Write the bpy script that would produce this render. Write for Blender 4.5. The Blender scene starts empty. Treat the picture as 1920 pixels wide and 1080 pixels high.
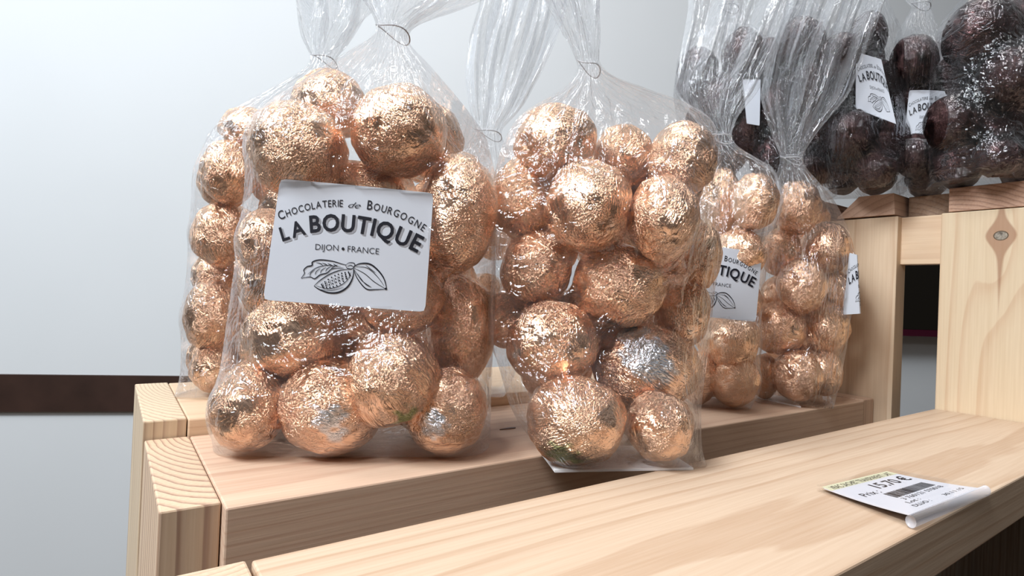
import bpy, math, random
import numpy as np
from math import radians, sin, cos, pi, atan, sqrt, exp
from mathutils import Vector, Matrix

random.seed(7)
sc = bpy.context.scene
COL = sc.collection

# ------------------------------------------------------------------ camera
F = 1058.0; ROLL = radians(2.4); YAW = radians(54.6); H = 0.062
PITCH = atan((550 - 540) * cos(ROLL) / F)
_fh = np.array([cos(YAW), sin(YAW), 0.0]); _up = np.array([0, 0, 1.0]); _r = np.array([sin(YAW), -cos(YAW), 0.0])
FW = _fh * cos(PITCH) + _up * sin(PITCH); _u = _up * cos(PITCH) - _fh * sin(PITCH)
CR = _r * cos(ROLL) + _u * sin(ROLL); CU = _u * cos(ROLL) - _r * sin(ROLL)
CP = np.array([0, 0, H])
cam_d = bpy.data.cameras.new('camera'); cam = bpy.data.objects.new('camera', cam_d); COL.objects.link(cam)
cam_d.sensor_width = 36; cam_d.lens = F / 1920 * 36; cam_d.clip_start = 0.01; cam_d.clip_end = 50
m = Matrix.Identity(4)
for i in range(3):
    m[i][0] = CR[i]; m[i][1] = CU[i]; m[i][2] = -FW[i]; m[i][3] = CP[i]
cam.matrix_world = m
sc.camera = cam

# ------------------------------------------------------------------ world, lamps, exposure
sc.view_settings.view_transform = 'Standard'; sc.view_settings.look = 'None'
sc.view_settings.gamma = 1; sc.view_settings.use_curve_mapping = False
sc.view_settings.exposure = 0.0
sc.cycles.transparent_max_bounces = 40
sc.cycles.max_bounces = 10

w = bpy.data.worlds.new('world'); sc.world = w; w.use_nodes = True
nt = w.node_tree; nt.nodes.clear()
wo = nt.nodes.new('ShaderNodeOutputWorld'); bg = nt.nodes.new('ShaderNodeBackground')
tc = nt.nodes.new('ShaderNodeTexCoord'); sp = nt.nodes.new('ShaderNodeSeparateXYZ'); rp = nt.nodes.new('ShaderNodeValToRGB')
mr = nt.nodes.new('ShaderNodeMapRange'); mr.inputs[1].default_value = -1; mr.inputs[2].default_value = 1
nt.links.new(tc.outputs['Generated'], sp.inputs[0]); nt.links.new(sp.outputs[2], mr.inputs[0])
nt.links.new(mr.outputs[0], rp.inputs[0]); nt.links.new(rp.outputs[0], bg.inputs[0]); nt.links.new(bg.outputs[0], wo.inputs[0])
e = rp.color_ramp.elements
e[0].position = 0.0; e[0].color = (0.12, 0.085, 0.06, 1)
e[1].position = 1.0; e[1].color = (0.62, 0.63, 0.66, 1)
x = e.new(0.47); x.color = (0.050, 0.042, 0.032, 1)
x = e.new(0.60); x.color = (0.065, 0.060, 0.050, 1)
x = e.new(0.76); x.color = (0.26, 0.26, 0.26, 1)
bg.inputs[1].default_value = 0.75

def area(name, loc, target, size, power, color=(1, 1, 1), size_y=None):
    d = bpy.data.lights.new(name, 'AREA'); d.energy = power; d.size = size; d.color = color
    if size_y: d.shape = 'RECTANGLE'; d.size_y = size_y
    o = bpy.data.objects.new(name, d); COL.objects.link(o)
    o.location = Vector(loc); v = Vector(target) - Vector(loc)
    o.rotation_euler = v.to_track_quat('-Z', 'Y').to_euler()
    return o
_t = CP + _fh * 0.22
area('camera_lamp', CP - _fh * 0.18 - _r * 0.22 + _up * 0.42, _t, 0.11, 1.95, (1.0, 0.98, 0.98))
area('ceiling_lamp', CP + _fh * 0.35 + _r * 0.1 + _up * 1.3, CP + _fh * 0.3, 0.40, 6.5, (1.0, 0.97, 0.95))
area('wall_fill', CP - _fh * 0.6 - _r * 1.2 + _up * 1.5, CP + _fh * 1.2 - _r * 0.3 + _up * 0.1, 0.6, 49.0, (0.90, 0.96, 1.0))  # unseen fill light, added to brighten the wall

# ------------------------------------------------------------------ pixel -> world helpers (frame 1920 x 1080)
def ray(px, py): return FW * F + CR * (px - 960) - CU * (py - 540)
def on_z(px, py, z):
    d = ray(px, py); return CP + d * (z - H) / d[2]
def on_plane(px, py, P, n):
    d = ray(px, py); return CP + d * (np.dot(P - CP, n) / np.dot(d, n))
def depth_of(P): return float(np.dot(np.array(P) - CP, FW))

# ------------------------------------------------------------------ object helpers
def props(o, label=None, cat=None, group=None, kind=None):
    if label: o['label'] = label
    if cat: o['category'] = cat
    if group: o['group'] = group
    if kind: o['kind'] = kind
    return o
def empty(name, loc, label=None, cat=None, group=None):
    o = bpy.data.objects.new(name, None); COL.objects.link(o); o.location = Vector(loc); o.empty_display_size = 0.01
    return props(o, label, cat, group)
def mesh(name, verts, faces, mat=None, parent=None, smooth=False, origin=None):
    """verts are world coordinates; they are stored relative to the origin (parent chain base or given)."""
    org = np.array(origin if origin is not None else (0, 0, 0), dtype=float)
    v = np.array(verts, dtype=float) - org
    me = bpy.data.meshes.new(name); me.from_pydata([tuple(p) for p in v], [], faces); me.update()
    if smooth: me.polygons.foreach_set('use_smooth', [True] * len(me.polygons))
    if mat: me.materials.append(mat)
    o = bpy.data.objects.new(name, me); COL.objects.link(o)
    if parent: o.parent = parent
    else: o.location = Vector(org)
    return o
def boxgeo(x0, x1, y0, y1, z0, z1):
    v = [(x0, y0, z0), (x1, y0, z0), (x1, y1, z0), (x0, y1, z0), (x0, y0, z1), (x1, y0, z1), (x1, y1, z1), (x0, y1, z1)]
    f = [(0, 3, 2, 1), (4, 5, 6, 7), (0, 1, 5, 4), (1, 2, 6, 5), (2, 3, 7, 6), (3, 0, 4, 7)]
    return v, f
def bevel(o, wd, seg=2):
    b = o.modifiers.new('bevel', 'BEVEL'); b.width = wd; b.segments = seg; b.limit_method = 'ANGLE'
    return o
def box(name, b, mat, parent=None, origin=None, bv=0.0006):
    v, f = boxgeo(*b); o = mesh(name, v, f, mat, parent, origin=origin)
    if bv: bevel(o, bv)
    return o

# ------------------------------------------------------------------ node helpers
class NT:
    def __init__(s, name):
        s.m = bpy.data.materials.new(name); s.m.use_nodes = True; s.t = s.m.node_tree; s.t.nodes.clear()
        s.out = s.t.nodes.new('ShaderNodeOutputMaterial')
    def n(s, ty, **kw):
        k = s.t.nodes.new(ty)
        for a, b in kw.items(): setattr(k, a, b)
        return k
    def l(s, a, b): s.t.links.new(a, b)
    def put(s, sock, v):
        if hasattr(v, 'is_linked') or hasattr(v, 'links'): s.l(v, sock)
        else: sock.default_value = v
    def math(s, op, a, b=0.0, c=None, clamp=False):
        k = s.n('ShaderNodeMath', operation=op, use_clamp=clamp); s.put(k.inputs[0], a); s.put(k.inputs[1], b)
        if c is not None: s.put(k.inputs[2], c)
        return k.outputs[0]
    def noise(s, vec, scale, detail=4, rough=0.5, dist=0.0):
        k = s.n('ShaderNodeTexNoise'); s.l(vec, k.inputs['Vector']); k.inputs['Scale'].default_value = scale
        k.inputs['Detail'].default_value = detail; k.inputs['Roughness'].default_value = rough; k.inputs['Distortion'].default_value = dist
        return k.outputs[0]
    def mapv(s, vec, scale=(1, 1, 1), loc=(0, 0, 0)):
        k = s.n('ShaderNodeMapping'); s.l(vec, k.inputs[0]); k.inputs['Scale'].default_value = scale; k.inputs['Location'].default_value = loc
        return k.outputs[0]
    def ramp(s, fac, pts, interp='LINEAR'):
        k = s.n('ShaderNodeValToRGB'); s.l(fac, k.inputs[0]); r = k.color_ramp; r.interpolation = interp
        while len(r.elements) > 1: r.elements.remove(r.elements[-1])
        r.elements[0].position = pts[0][0]; r.elements[0].color = (*pts[0][1], 1)
        for p, c in pts[1:]:
            q = r.elements.new(p); q.color = (*c, 1)
        return k.outputs[0]
    def mix(s, fac, a, b, bt='MIX'):
        k = s.n('ShaderNodeMix', data_type='RGBA', blend_type=bt); s.put(k.inputs[0], fac)
        for i, v in ((6, a), (7, b)):
            if isinstance(v, tuple): k.inputs[i].default_value = (*v, 1)
            else: s.l(v, k.inputs[i])
        return k.outputs[2]
    def bump(s, h, strength, dist, normal=None):
        k = s.n('ShaderNodeBump'); s.l(h, k.inputs['Height']); k.inputs['Strength'].default_value = strength
        k.inputs['Distance'].default_value = dist
        if normal is not None: s.l(normal, k.inputs['Normal'])
        return k.outputs[0]
    def bsdf(s, color, rough=0.5, metal=0.0, normal=None, spec=0.5):
        k = s.n('ShaderNodeBsdfPrincipled')
        if isinstance(color, tuple): k.inputs['Base Color'].default_value = (*color, 1)
        else: s.l(color, k.inputs['Base Color'])
        s.put(k.inputs['Roughness'], rough); s.put(k.inputs['Metallic'], metal)
        k.inputs['Specular IOR Level'].default_value = spec
        if normal is not None: s.l(normal, k.inputs['Normal'])
        s.l(k.outputs[0], s.out.inputs[0]); return k

def plain(name, color, rough=0.6, metal=0.0, spec=0.4, nscale=None, namp=0.04):
    t = NT(name)
    if nscale:
        c = t.n('ShaderNodeTexCoord').outputs['Object']; nz = t.noise(c, nscale, 4)
        col = t.ramp(nz, [(0.3, tuple(max(0, v * (1 - namp)) for v in color)), (0.7, tuple(min(1, v * (1 + namp)) for v in color))])
        t.bsdf(col, rough, metal, spec=spec)
    else: t.bsdf(color, rough, metal, spec=spec)
    return t.m

def wood(name, axis, ca, cb, spacing=0.003, light=(0.80, 0.62, 0.43), dark=(0.60, 0.37, 0.24), amp=0.0015, contrast=1.0, knot=None, lamp=0.004, org=None, sq=1.0):
    """solid pine: growth rings round a pith line that runs along `axis`, so sides show grain and ends show rings."""
    t = NT(name); c = t.n('ShaderNodeTexCoord').outputs['Object']
    s = t.n('ShaderNodeSeparateXYZ'); t.l(c, s.inputs[0])
    oth = [i for i in range(3) if i != axis]
    if org is not None: ca -= org[oth[0]]; cb -= org[oth[1]]
    st = [1.0, 1.0, 1.0]; st[axis] = 0.12
    nz = t.noise(t.mapv(c, tuple(st)), 30, 3, 0.5)
    nz2 = t.noise(t.mapv(c, tuple(st)), 160, 2, 0.5)
    a = t.math('SUBTRACT', s.outputs[oth[0]], ca); b = t.math('MULTIPLY', t.math('SUBTRACT', s.outputs[oth[1]], cb), sq)
    r = t.math('SQRT', t.math('ADD', t.math('MULTIPLY', a, a), t.math('MULTIPLY', b, b)))
    r = t.math('ADD', r, t.math('MULTIPLY', t.math('SUBTRACT', nz, 0.5), lamp))
    r = t.math('ADD', r, t.math('MULTIPLY', t.math('SUBTRACT', nz2, 0.5), amp * 0.5))
    if knot:
        kx, kz, ky = knot['c']; sx = t.math('SUBTRACT', s.outputs[1], ky); sz = t.math('SUBTRACT', s.outputs[2], kz)
        q = t.math('ADD', t.math('POWER', t.math('DIVIDE', sx, 0.014), 2), t.math('POWER', t.math('DIVIDE', sz, 0.045), 2))
        g = t.math('POWER', 2.718, t.math('MULTIPLY', q, -1.0))
        r = t.math('ADD', r, t.math('MULTIPLY', g, 0.012))
    fr = t.math('FRACT', t.math('DIVIDE', r, spacing))
    vary = t.noise(t.mapv(c, tuple(st), (3, 1, 2)), 22, 2)
    mid = tuple(l * 0.6 + d * 0.4 for l, d in zip(light, dark))
    full = tuple(l * (1 - contrast) + d * contrast for l, d in zip(light, dark))
    col = t.ramp(fr, [(0.0, light), (0.45, light), (0.72, tuple(l * (1 - contrast) + m_ * contrast for l, m_ in zip(light, mid))), (0.88, full), (0.95, full), (1.0, light)])
    col = t.mix(t.math('MULTIPLY', vary, 0.45), col, tuple(min(1, v * 1.04) for v in light))
    fs = [900.0] * 3; fs[axis] = 25.0
    fib = t.noise(t.mapv(c, tuple(fs)), 1.0, 2)
    col = t.mix(0.10, col, t.ramp(fib, [(0.3, (0.45, 0.3, 0.18)), (0.7, (1, 0.9, 0.75))]))
    if knot:
        ax_ = t.math('ABSOLUTE', sx)
        # tear-drop bark pocket round and below the knot
        below = t.math('MULTIPLY', t.math('SUBTRACT', 0.0, sz), 1.0)
        wa = t.math('MULTIPLY', t.math('POWER', 2.718, t.math('MULTIPLY', t.math('POWER', t.math('DIVIDE', sz, 0.0080), 2), -1.0)), 0.0052)
        wb = t.math('MULTIPLY', t.math('MAXIMUM', t.math('SUBTRACT', 1.0, t.math('DIVIDE', t.math('ABSOLUTE', sz), 0.052)), 0.0), 0.0026)
        wdt = t.math('ADD', wa, wb)
        tear = t.math('MULTIPLY', t.math('SUBTRACT', wdt, ax_), 900.0, clamp=True)
        tear2 = t.math('MULTIPLY', tear, t.math('LESS_THAN', below, 0.055))
        col = t.mix(t.math('MULTIPLY', tear2, 0.7), col, (0.34, 0.16, 0.09))
        d2 = t.math('SQRT', t.math('ADD', t.math('MULTIPLY', sx, sx), t.math('MULTIPLY', t.math('MULTIPLY', sz, sz), 1.5)))
        rim = t.math('LESS_THAN', d2, 0.0036); core = t.math('LESS_THAN', d2, 0.0030)
        col = t.mix(rim, col, (0.12, 0.08, 0.05))
        kn = t.noise(c, 500, 3)
        col = t.mix(core, col, t.ramp(kn, [(0.35, (0.12, 0.10, 0.08)), (0.65, (0.45, 0.40, 0.33))]))
    bm = t.bump(fib, 0.15, 0.0004)
    t.bsdf(col, 0.55, normal=bm, spec=0.3)
    return t.m

# ------------------------------------------------------------------ the setting: wall, trim, floor
WD = cos(radians(78.1)) * _fh + sin(radians(78.1)) * _r      # direction along the wall
WN = np.array([-WD[1], WD[0], 0.0]);  WN = WN if np.dot(WN, _fh) > 0 else -WN   # pointing away from the camera
WC = CP + _fh * 1.2; WC[2] = 0
def slab(name, s0, s1, z0, z1, near, far, mat, **kw):
    pts = []
    for z in (z0, z1):
        for s, d in ((s0, near), (s1, near), (s1, far), (s0, far)):
            p = WC + WD * s + WN * d; pts.append((p[0], p[1], z))
    f = [(0, 3, 2, 1), (4, 5, 6, 7), (0, 1, 5, 4), (1, 2, 6, 5), (2, 3, 7, 6), (3, 0, 4, 7)]
    return mesh(name, pts, f, mat, **kw)
wall_m = plain('wall_paint', (0.80, 0.83, 0.86), 0.75, nscale=3, namp=0.02)
strip_m = plain('dark_trim_paint', (0.045, 0.022, 0.016), 0.5, nscale=20, namp=0.2)
props(slab('wall_back', -2.6, 5.0, -0.9, 2.2, 0, 0.08, wall_m), kind='structure')
props(slab('trim_1', -2.6, 0.22, -0.186, -0.120, -0.008, 0, strip_m), kind='structure')
props(slab('floor', -2.6, 5.0, -0.95, -0.9, -3.0, 0.08, plain('floor_tile', (0.10, 0.07, 0.05), 0.5, nscale=6, namp=0.2)), kind='structure')

# ------------------------------------------------------------------ table under the crates
tb = empty('display_table', (0.25, 0.22, -0.9), 'dark brown table carrying the pine crates', 'table')
tmat = plain('dark_table_wood', (0.035, 0.02, 0.013), 0.5, nscale=30, namp=0.3)
box('table_top', (0.004, 0.78, 0.0, 0.52, -0.226, -0.2), tmat, tb, (0.25, 0.22, -0.9), 0.002)
for (x_, y_) in ((0.02, 0.02), (0.73, 0.02), (0.02, 0.47), (0.73, 0.47)):
    box('leg', (x_, x_ + 0.03, y_, y_ + 0.03, -0.9, -0.226), tmat, tb, (0.25, 0.22, -0.9), 0.002)

# ------------------------------------------------------------------ lower crate
LO = (0.013, 0.06, -0.2)
wood_lo = lambda *a, **k: wood(*a, org=LO, **k)
XL, XR = 0.0280, 0.4135
crate = empty('wooden_crate', LO, 'pale pine slatted crate the copper chocolate bags stand on', 'crate')
def lw(name, mats, b, **kw): return box(name, b, mats, crate, LO, **kw)
def rel(p): return tuple(a - b for a, b in zip(p, LO))
pk = (0.66, 0.46, 0.335); pkd = (0.50, 0.29, 0.20)
lw('front_slat', wood_lo('pine_front', 0, 0.085, -0.050, 0.0042, (0.60, 0.445, 0.32), (0.48, 0.315, 0.205), contrast=0.95, lamp=0.010), (XL, 0.4295, 0.0620, 0.1355, -0.0165, 0.0))
lw('shelf_slat', wood_lo('pine_shelf', 0, 0.19, -0.060, 0.0034, pk, pkd, contrast=0.7, lamp=0.006), (XL, XR, 0.1700, 0.2555, -0.032, 0.0))
lw('back_slat', wood_lo('pine_back', 0, 0.28, -0.045, 0.0030, (0.68, 0.50, 0.34), (0.52, 0.33, 0.21), contrast=0.6), (0.0272, XR, 0.2562, 0.350, -0.030, 0.0066))
lw('corner_post', wood_lo('post_a', 2, 0.016, 0.160, 0.0022, (0.62, 0.48, 0.34), (0.42, 0.26, 0.17), contrast=0.75), (0.0125, 0.0272, 0.0620, 0.1375, -0.2, -0.0005))
lw('corner_post', wood_lo('post_b', 2, 0.033, 0.260, 0.0022, (0.66, 0.48, 0.33), (0.24, 0.11, 0.08), contrast=0.95, sq=0.40, lamp=0.002), (0.0128, 0.0277, 0.1755, 0.2560, -0.2, 0.0))
lw('corner_post', wood_lo('post_c', 2, 0.031, 0.345, 0.0017, (0.66, 0.52, 0.36), (0.34, 0.21, 0.14), contrast=0.9, sq=0.30, lamp=0.002), (0.0122, 0.0268, 0.2570, 0.3500, -0.2, 0.0070))
lw('corner_post', wood_lo('post_d', 2, 0.41, 0.13, 0.0026, pk, pkd, contrast=0.6), (0.4140, 0.4292, 0.1705, 0.2560, -0.2, 0.0005))
lw('corner_post', wood_lo('post_e', 2, 0.41, 0.22, 0.0026, pk, pkd, contrast=0.6), (0.4140, 0.4292, 0.2570, 0.3500, -0.2, 0.0070))
lw('end_board', wood_lo('tall_post', 2, 0.475, 0.175, 0.0026, (0.70, 0.53, 0.37), (0.54, 0.35, 0.22), contrast=0.7), (0.4302, 0.4450, 0.1600, 0.2450, -0.2, 0.1250))
lw('end_board', wood_lo('knot_plank', 2, 0.452, 0.100, 0.0052, (0.72, 0.57, 0.39), (0.60, 0.40, 0.25), contrast=0.7, lamp=0.007, knot={'c': (0, 0.1085 + 0.2, 0.1057 - 0.06)}), (0.4300, 0.4450, 0.0300, 0.1357, -0.040, 0.1245))
lw('shade_panel', wood_lo('under_slat_shade', 2, 0.46, 0.1, 0.004, (0.060, 0.036, 0.020), (0.035, 0.02, 0.012)), (0.4320, 0.4430, 0.0300, 0.1590, -0.2, -0.0405))['label'] = 'added dark brown panel standing for the shade below the front slat'  # added panel; its dark colour stands for shade under the front slat
lw('rail', wood_lo('rail_wood', 1, 0.50, 0.13, 0.0060, (0.72, 0.53, 0.36), (0.60, 0.40, 0.26), contrast=0.6), (0.4360, 0.4445, 0.1355, 0.1602, 0.0925, 0.1246))
lw('bottom_rail', wood_lo('rail_low', 0, 0.2, 0.0, 0.004, pk, pkd, contrast=0.6), (XL, XR, 0.176, 0.190, -0.20, -0.14))
# small resin pocket in the shelf slat
p = on_z(952, 803, 0.0003); a_ = []
for k in range(14):
    t_ = k / 14 * 2 * pi; a_.append((p[0] + 0.0045 * cos(t_), p[1] + 0.0007 * sin(t_) + 0.0004 * sin(2 * t_), 0.00035))
rs = mesh('resin_pocket', a_ + [(q[0], q[1], -0.0004) for q in a_], [tuple(range(14))] + [(k, k + 14, (k + 1) % 14 + 14, (k + 1) % 14) for k in range(14)], plain('resin', (0.14, 0.06, 0.035), 0.5), crate, origin=LO)
rs['label'] = 'small dark brown resin pocket'

# ------------------------------------------------------------------ upper crate, on top of the lower crate's end boards
UO = (0.43, 0.06, 0.125)
wood_up = lambda *a, **k: wood(*a, org=UO, **k)
up = empty('wooden_crate', UO, 'upper pine crate at right carrying the dark foil chocolate bags', 'crate')
def uw(name, mat, b, **kw): return box(name, b, mat, up, UO, **kw)
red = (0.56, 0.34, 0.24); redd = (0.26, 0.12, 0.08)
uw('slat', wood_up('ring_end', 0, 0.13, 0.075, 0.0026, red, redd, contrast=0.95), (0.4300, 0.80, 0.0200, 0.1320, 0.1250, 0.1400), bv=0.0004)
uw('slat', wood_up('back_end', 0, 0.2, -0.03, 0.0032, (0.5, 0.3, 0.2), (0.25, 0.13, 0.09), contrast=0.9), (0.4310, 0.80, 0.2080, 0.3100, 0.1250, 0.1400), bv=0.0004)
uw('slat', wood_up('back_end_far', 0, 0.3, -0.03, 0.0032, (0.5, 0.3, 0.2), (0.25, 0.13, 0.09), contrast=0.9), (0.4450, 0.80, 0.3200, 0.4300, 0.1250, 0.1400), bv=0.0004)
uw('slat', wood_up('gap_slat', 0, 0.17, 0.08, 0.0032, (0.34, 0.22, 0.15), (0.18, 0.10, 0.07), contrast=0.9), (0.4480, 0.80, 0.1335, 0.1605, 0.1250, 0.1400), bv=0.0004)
uw('cross_batten', wood_up('batten_u', 1, 0.3, -0.02, 0.0032, (0.6, 0.38, 0.26), (0.4, 0.24, 0.16), contrast=0.9), (0.5200, 0.56, 0.0200, 0.4300, 0.1400 - 0.0150, 0.1399), bv=0.0004)
# chamfered corner block
hb = [(0.4300, 0.1620, 0.1262), (0.4300, 0.2000, 0.1262), (0.4960, 0.2000, 0.1262), (0.4960, 0.1620, 0.1262),
      (0.4300, 0.1630, 0.1408), (0.4300, 0.1850, 0.1408), (0.4700, 0.1850, 0.1408), (0.4700, 0.1630, 0.1408)]
bevel(mesh('corner_block', hb, [(0, 1, 2, 3), (4, 7, 6, 5), (0, 4, 5, 1), (1, 5, 6, 2), (2, 6, 7, 3), (3, 7, 4, 0)],
     wood_up('corner_block_wood', 0, 0.125, 0.03, 0.0045, (0.74, 0.52, 0.40), (0.50, 0.29, 0.20), contrast=0.8), up, origin=UO), 0.0003)

# ------------------------------------------------------------------ dark case on the wall, seen through the opening in the crate end
def on_wall(px, py): return on_plane(px, py, WC, WN)
_a = on_wall(1600, 400); _b = on_wall(1820, 629); _sa = float(np.dot(_a - WC, WD)); _sb = float(np.dot(_b - WC, WD)); _zb = float(on_wall(1720, 628)[2])
_o = WC + WD * (_sa + _sb) / 2; _o[2] = _zb
bxo = empty('wall_case', _o, 'black glossy wall case with a dark red base strip, seen through the crate end gap', 'case')
slab('body', _sa, _sb, _zb + 0.016, _zb + 0.26, -0.055, -0.0005, plain('black_gloss', (0.012, 0.010, 0.008), 0.25, spec=0.5), parent=bxo, origin=_o)
slab('base_strip', _sa - 0.002, _sb + 0.002, _zb, _zb + 0.0155, -0.060, -0.0005, plain('dark_red_gloss', (0.06, 0.006, 0.02), 0.15), parent=bxo, origin=_o)

# ------------------------------------------------------------------ foil
def foil(name, base, silver, deep, bump=1.0, rough=0.21):
    t = NT(name); at = t.n('ShaderNodeAttribute', attribute_name='pc').outputs['Vector']
    c1 = t.noise(t.mapv(at, (22, 22, 2.0)), 1.0, 2, 0.5, 0.5)             # pleats running to the pole
    c2 = t.noise(at, 3.4, 2, 0.5, 0.7)                                    # dents
    v = t.n('ShaderNodeTexVoronoi', feature='F1'); v.inputs['Scale'].default_value = 6.0
    wv = t.n('ShaderNodeMix', data_type='VECTOR'); wv.inputs[0].default_value = 0.25
    nzc = t.n('ShaderNodeTexNoise'); t.l(at, nzc.inputs['Vector']); nzc.inputs['Scale'].default_value = 4
    t.l(at, wv.inputs[4]); t.l(nzc.outputs['Color'], wv.inputs[5]); t.l(wv.outputs[1], v.inputs['Vector'])
    ridge = t.math('ABSOLUTE', t.math('SUBTRACT', t.noise(at, 21.0, 2, 0.5, 0.5), 0.5))     # sharp crumple lines
    mask = t.ramp(t.noise(at, 1.6, 1), [(0.40, (0, 0, 0)), (0.60, (1, 1, 1))])
    m2 = t.ramp(t.noise(t.mapv(at, (1, 1, 1), (5, 3, 1)), 1.9, 1), [(0.42, (0.10, 0.10, 0.10)), (0.60, (1, 1, 1))])
    h = t.math('MULTIPLY', c1, t.math('ADD', t.math('MULTIPLY', mask, 0.85), 0.12))
    h = t.math('ADD', h, t.math('MULTIPLY', c2, 0.75))
    h = t.math('ADD', h, t.math('MULTIPLY', t.math('MULTIPLY', ridge, m2), 1.1))
    h = t.math('ADD', h, t.math('MULTIPLY', t.math('MULTIPLY', v.outputs['Distance'], m2), 0.25))
    bm = t.bump(h, 1.0, 0.0013 * bump)
    sv = t.n('ShaderNodeAttribute', attribute_name='silver').outputs['Fac']; gr = t.n('ShaderNodeAttribute', attribute_name='green').outputs['Fac']
    col = t.mix(t.noise(at, 5, 3), deep, base)
    col = t.mix(sv, col, silver); col = t.mix(t.math('MULTIPLY', gr, 0.7), col, (0.20, 0.42, 0.12))  # green spots are reflections put into the foil colour
    t.bsdf(col, rough, 1.0, normal=bm)
    return t.m
copper = foil('copper_foil', (0.93, 0.67, 0.48), (0.76, 0.79, 0.84), (0.90, 0.56, 0.375))
darkf = foil('dark_foil', (0.085, 0.048, 0.046), (0.5, 0.45, 0.45), (0.04, 0.02, 0.022), 1.0, 0.2)

def unit_sphere(nu=88, nv=60):
    v = [(0, 0, 1.0)]
    for j in range(1, nv):
        th = pi * j / nv
        for i in range(nu):
            a = 2 * pi * i / nu; v.append((sin(th) * cos(a), sin(th) * sin(a), cos(th)))
    v.append((0, 0, -1.0)); f = []
    for i in range(nu): f.append((0, 1 + i, 1 + (i + 1) % nu))
    for j in range(nv - 2):
        for i in range(nu):
            a = 1 + j * nu + i; b = 1 + j * nu + (i + 1) % nu; f.append((a, a + nu, b + nu, b))
    L = 1 + (nv - 2) * nu; last = len(v) - 1
    for i in range(nu): f.append((L + i, last, L + (i + 1) % nu))
    return np.array(v), f
SV, SF = unit_sphere()
def crumple(seed):
    rg = np.random.RandomState(seed); V = SV.copy()
    rot = np.array(Matrix.Rotation(rg.uniform(0, pi), 3, Vector(rg.normal(size=3))))
    pc = V @ rot.T
    N = rg.normal(size=(70, 3)); N /= np.linalg.norm(N, axis=1)[:, None]
    d = rg.uniform(0.93, 1.02, 70)
    dot = np.clip(pc @ N.T, 1e-3, None)
    rr = np.min(np.where(pc @ N.T > 0.2, d / dot, 9), axis=1)
    rr = np.minimum(rr, 1.03)
    # slightly domed chocolate: flattened towards one pole
    flat = 1 - 0.07 * np.clip(-pc[:, 2] - 0.3, 0, 1)
    az = np.arctan2(pc[:, 1], pc[:, 0]); el = np.abs(pc[:, 2])
    k = rg.randint(22, 34)
    pleat = 0.010 * np.sin(k * az + 2.5 * np.sin(3 * az + seed)) * (np.clip(el, 0.15, 0.95)) * (1 - el ** 8)
    lump = np.zeros(len(V))
    for _ in range(14):
        q = rg.normal(size=3) * 7; lump += 0.0038 * np.sin(pc @ q + rg.uniform(0, 6))
    r = (0.75 * rr + 0.25) * flat + pleat + lump
    return V * r[:, None], pc
def ball_mesh(name, seed, mat, silver=(), green=()):
    V, pc = crumple(seed)
    me = bpy.data.meshes.new(name); me.from_pydata([tuple(p) for p in V], [], SF); me.update()
    me.polygons.foreach_set('use_smooth', [True] * len(me.polygons)); me.materials.append(mat)
    a = me.attributes.new('pc', 'FLOAT_VECTOR', 'POINT'); a.data.foreach_set('vector', pc.ravel())
    for nm, spots in (('silver', silver), ('green', green)):
        val = np.zeros(len(V))
        for (dx, dz, rad) in spots:        # x right, z up, towards the viewer is -y
            dy = -sqrt(max(0.02, 1 - dx * dx - dz * dz)); q = np.array([dx, dy, dz])
            dist = np.linalg.norm(SV - q, axis=1) + 0.12 * np.sin(SV[:, 0] * 17) * np.sin(SV[:, 2] * 19 + 1)
            val = np.maximum(val, np.clip((rad - dist) / 0.10, 0, 1))
        b = me.attributes.new(nm, 'FLOAT', 'POINT'); b.data.foreach_set('value', val)
    return me
GOLD = [ball_mesh('copper_chocolate', 100 + i, copper) for i in range(9)]
DARK = [ball_mesh('dark_chocolate', 300 + i, darkf) for i in range(5)]

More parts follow.
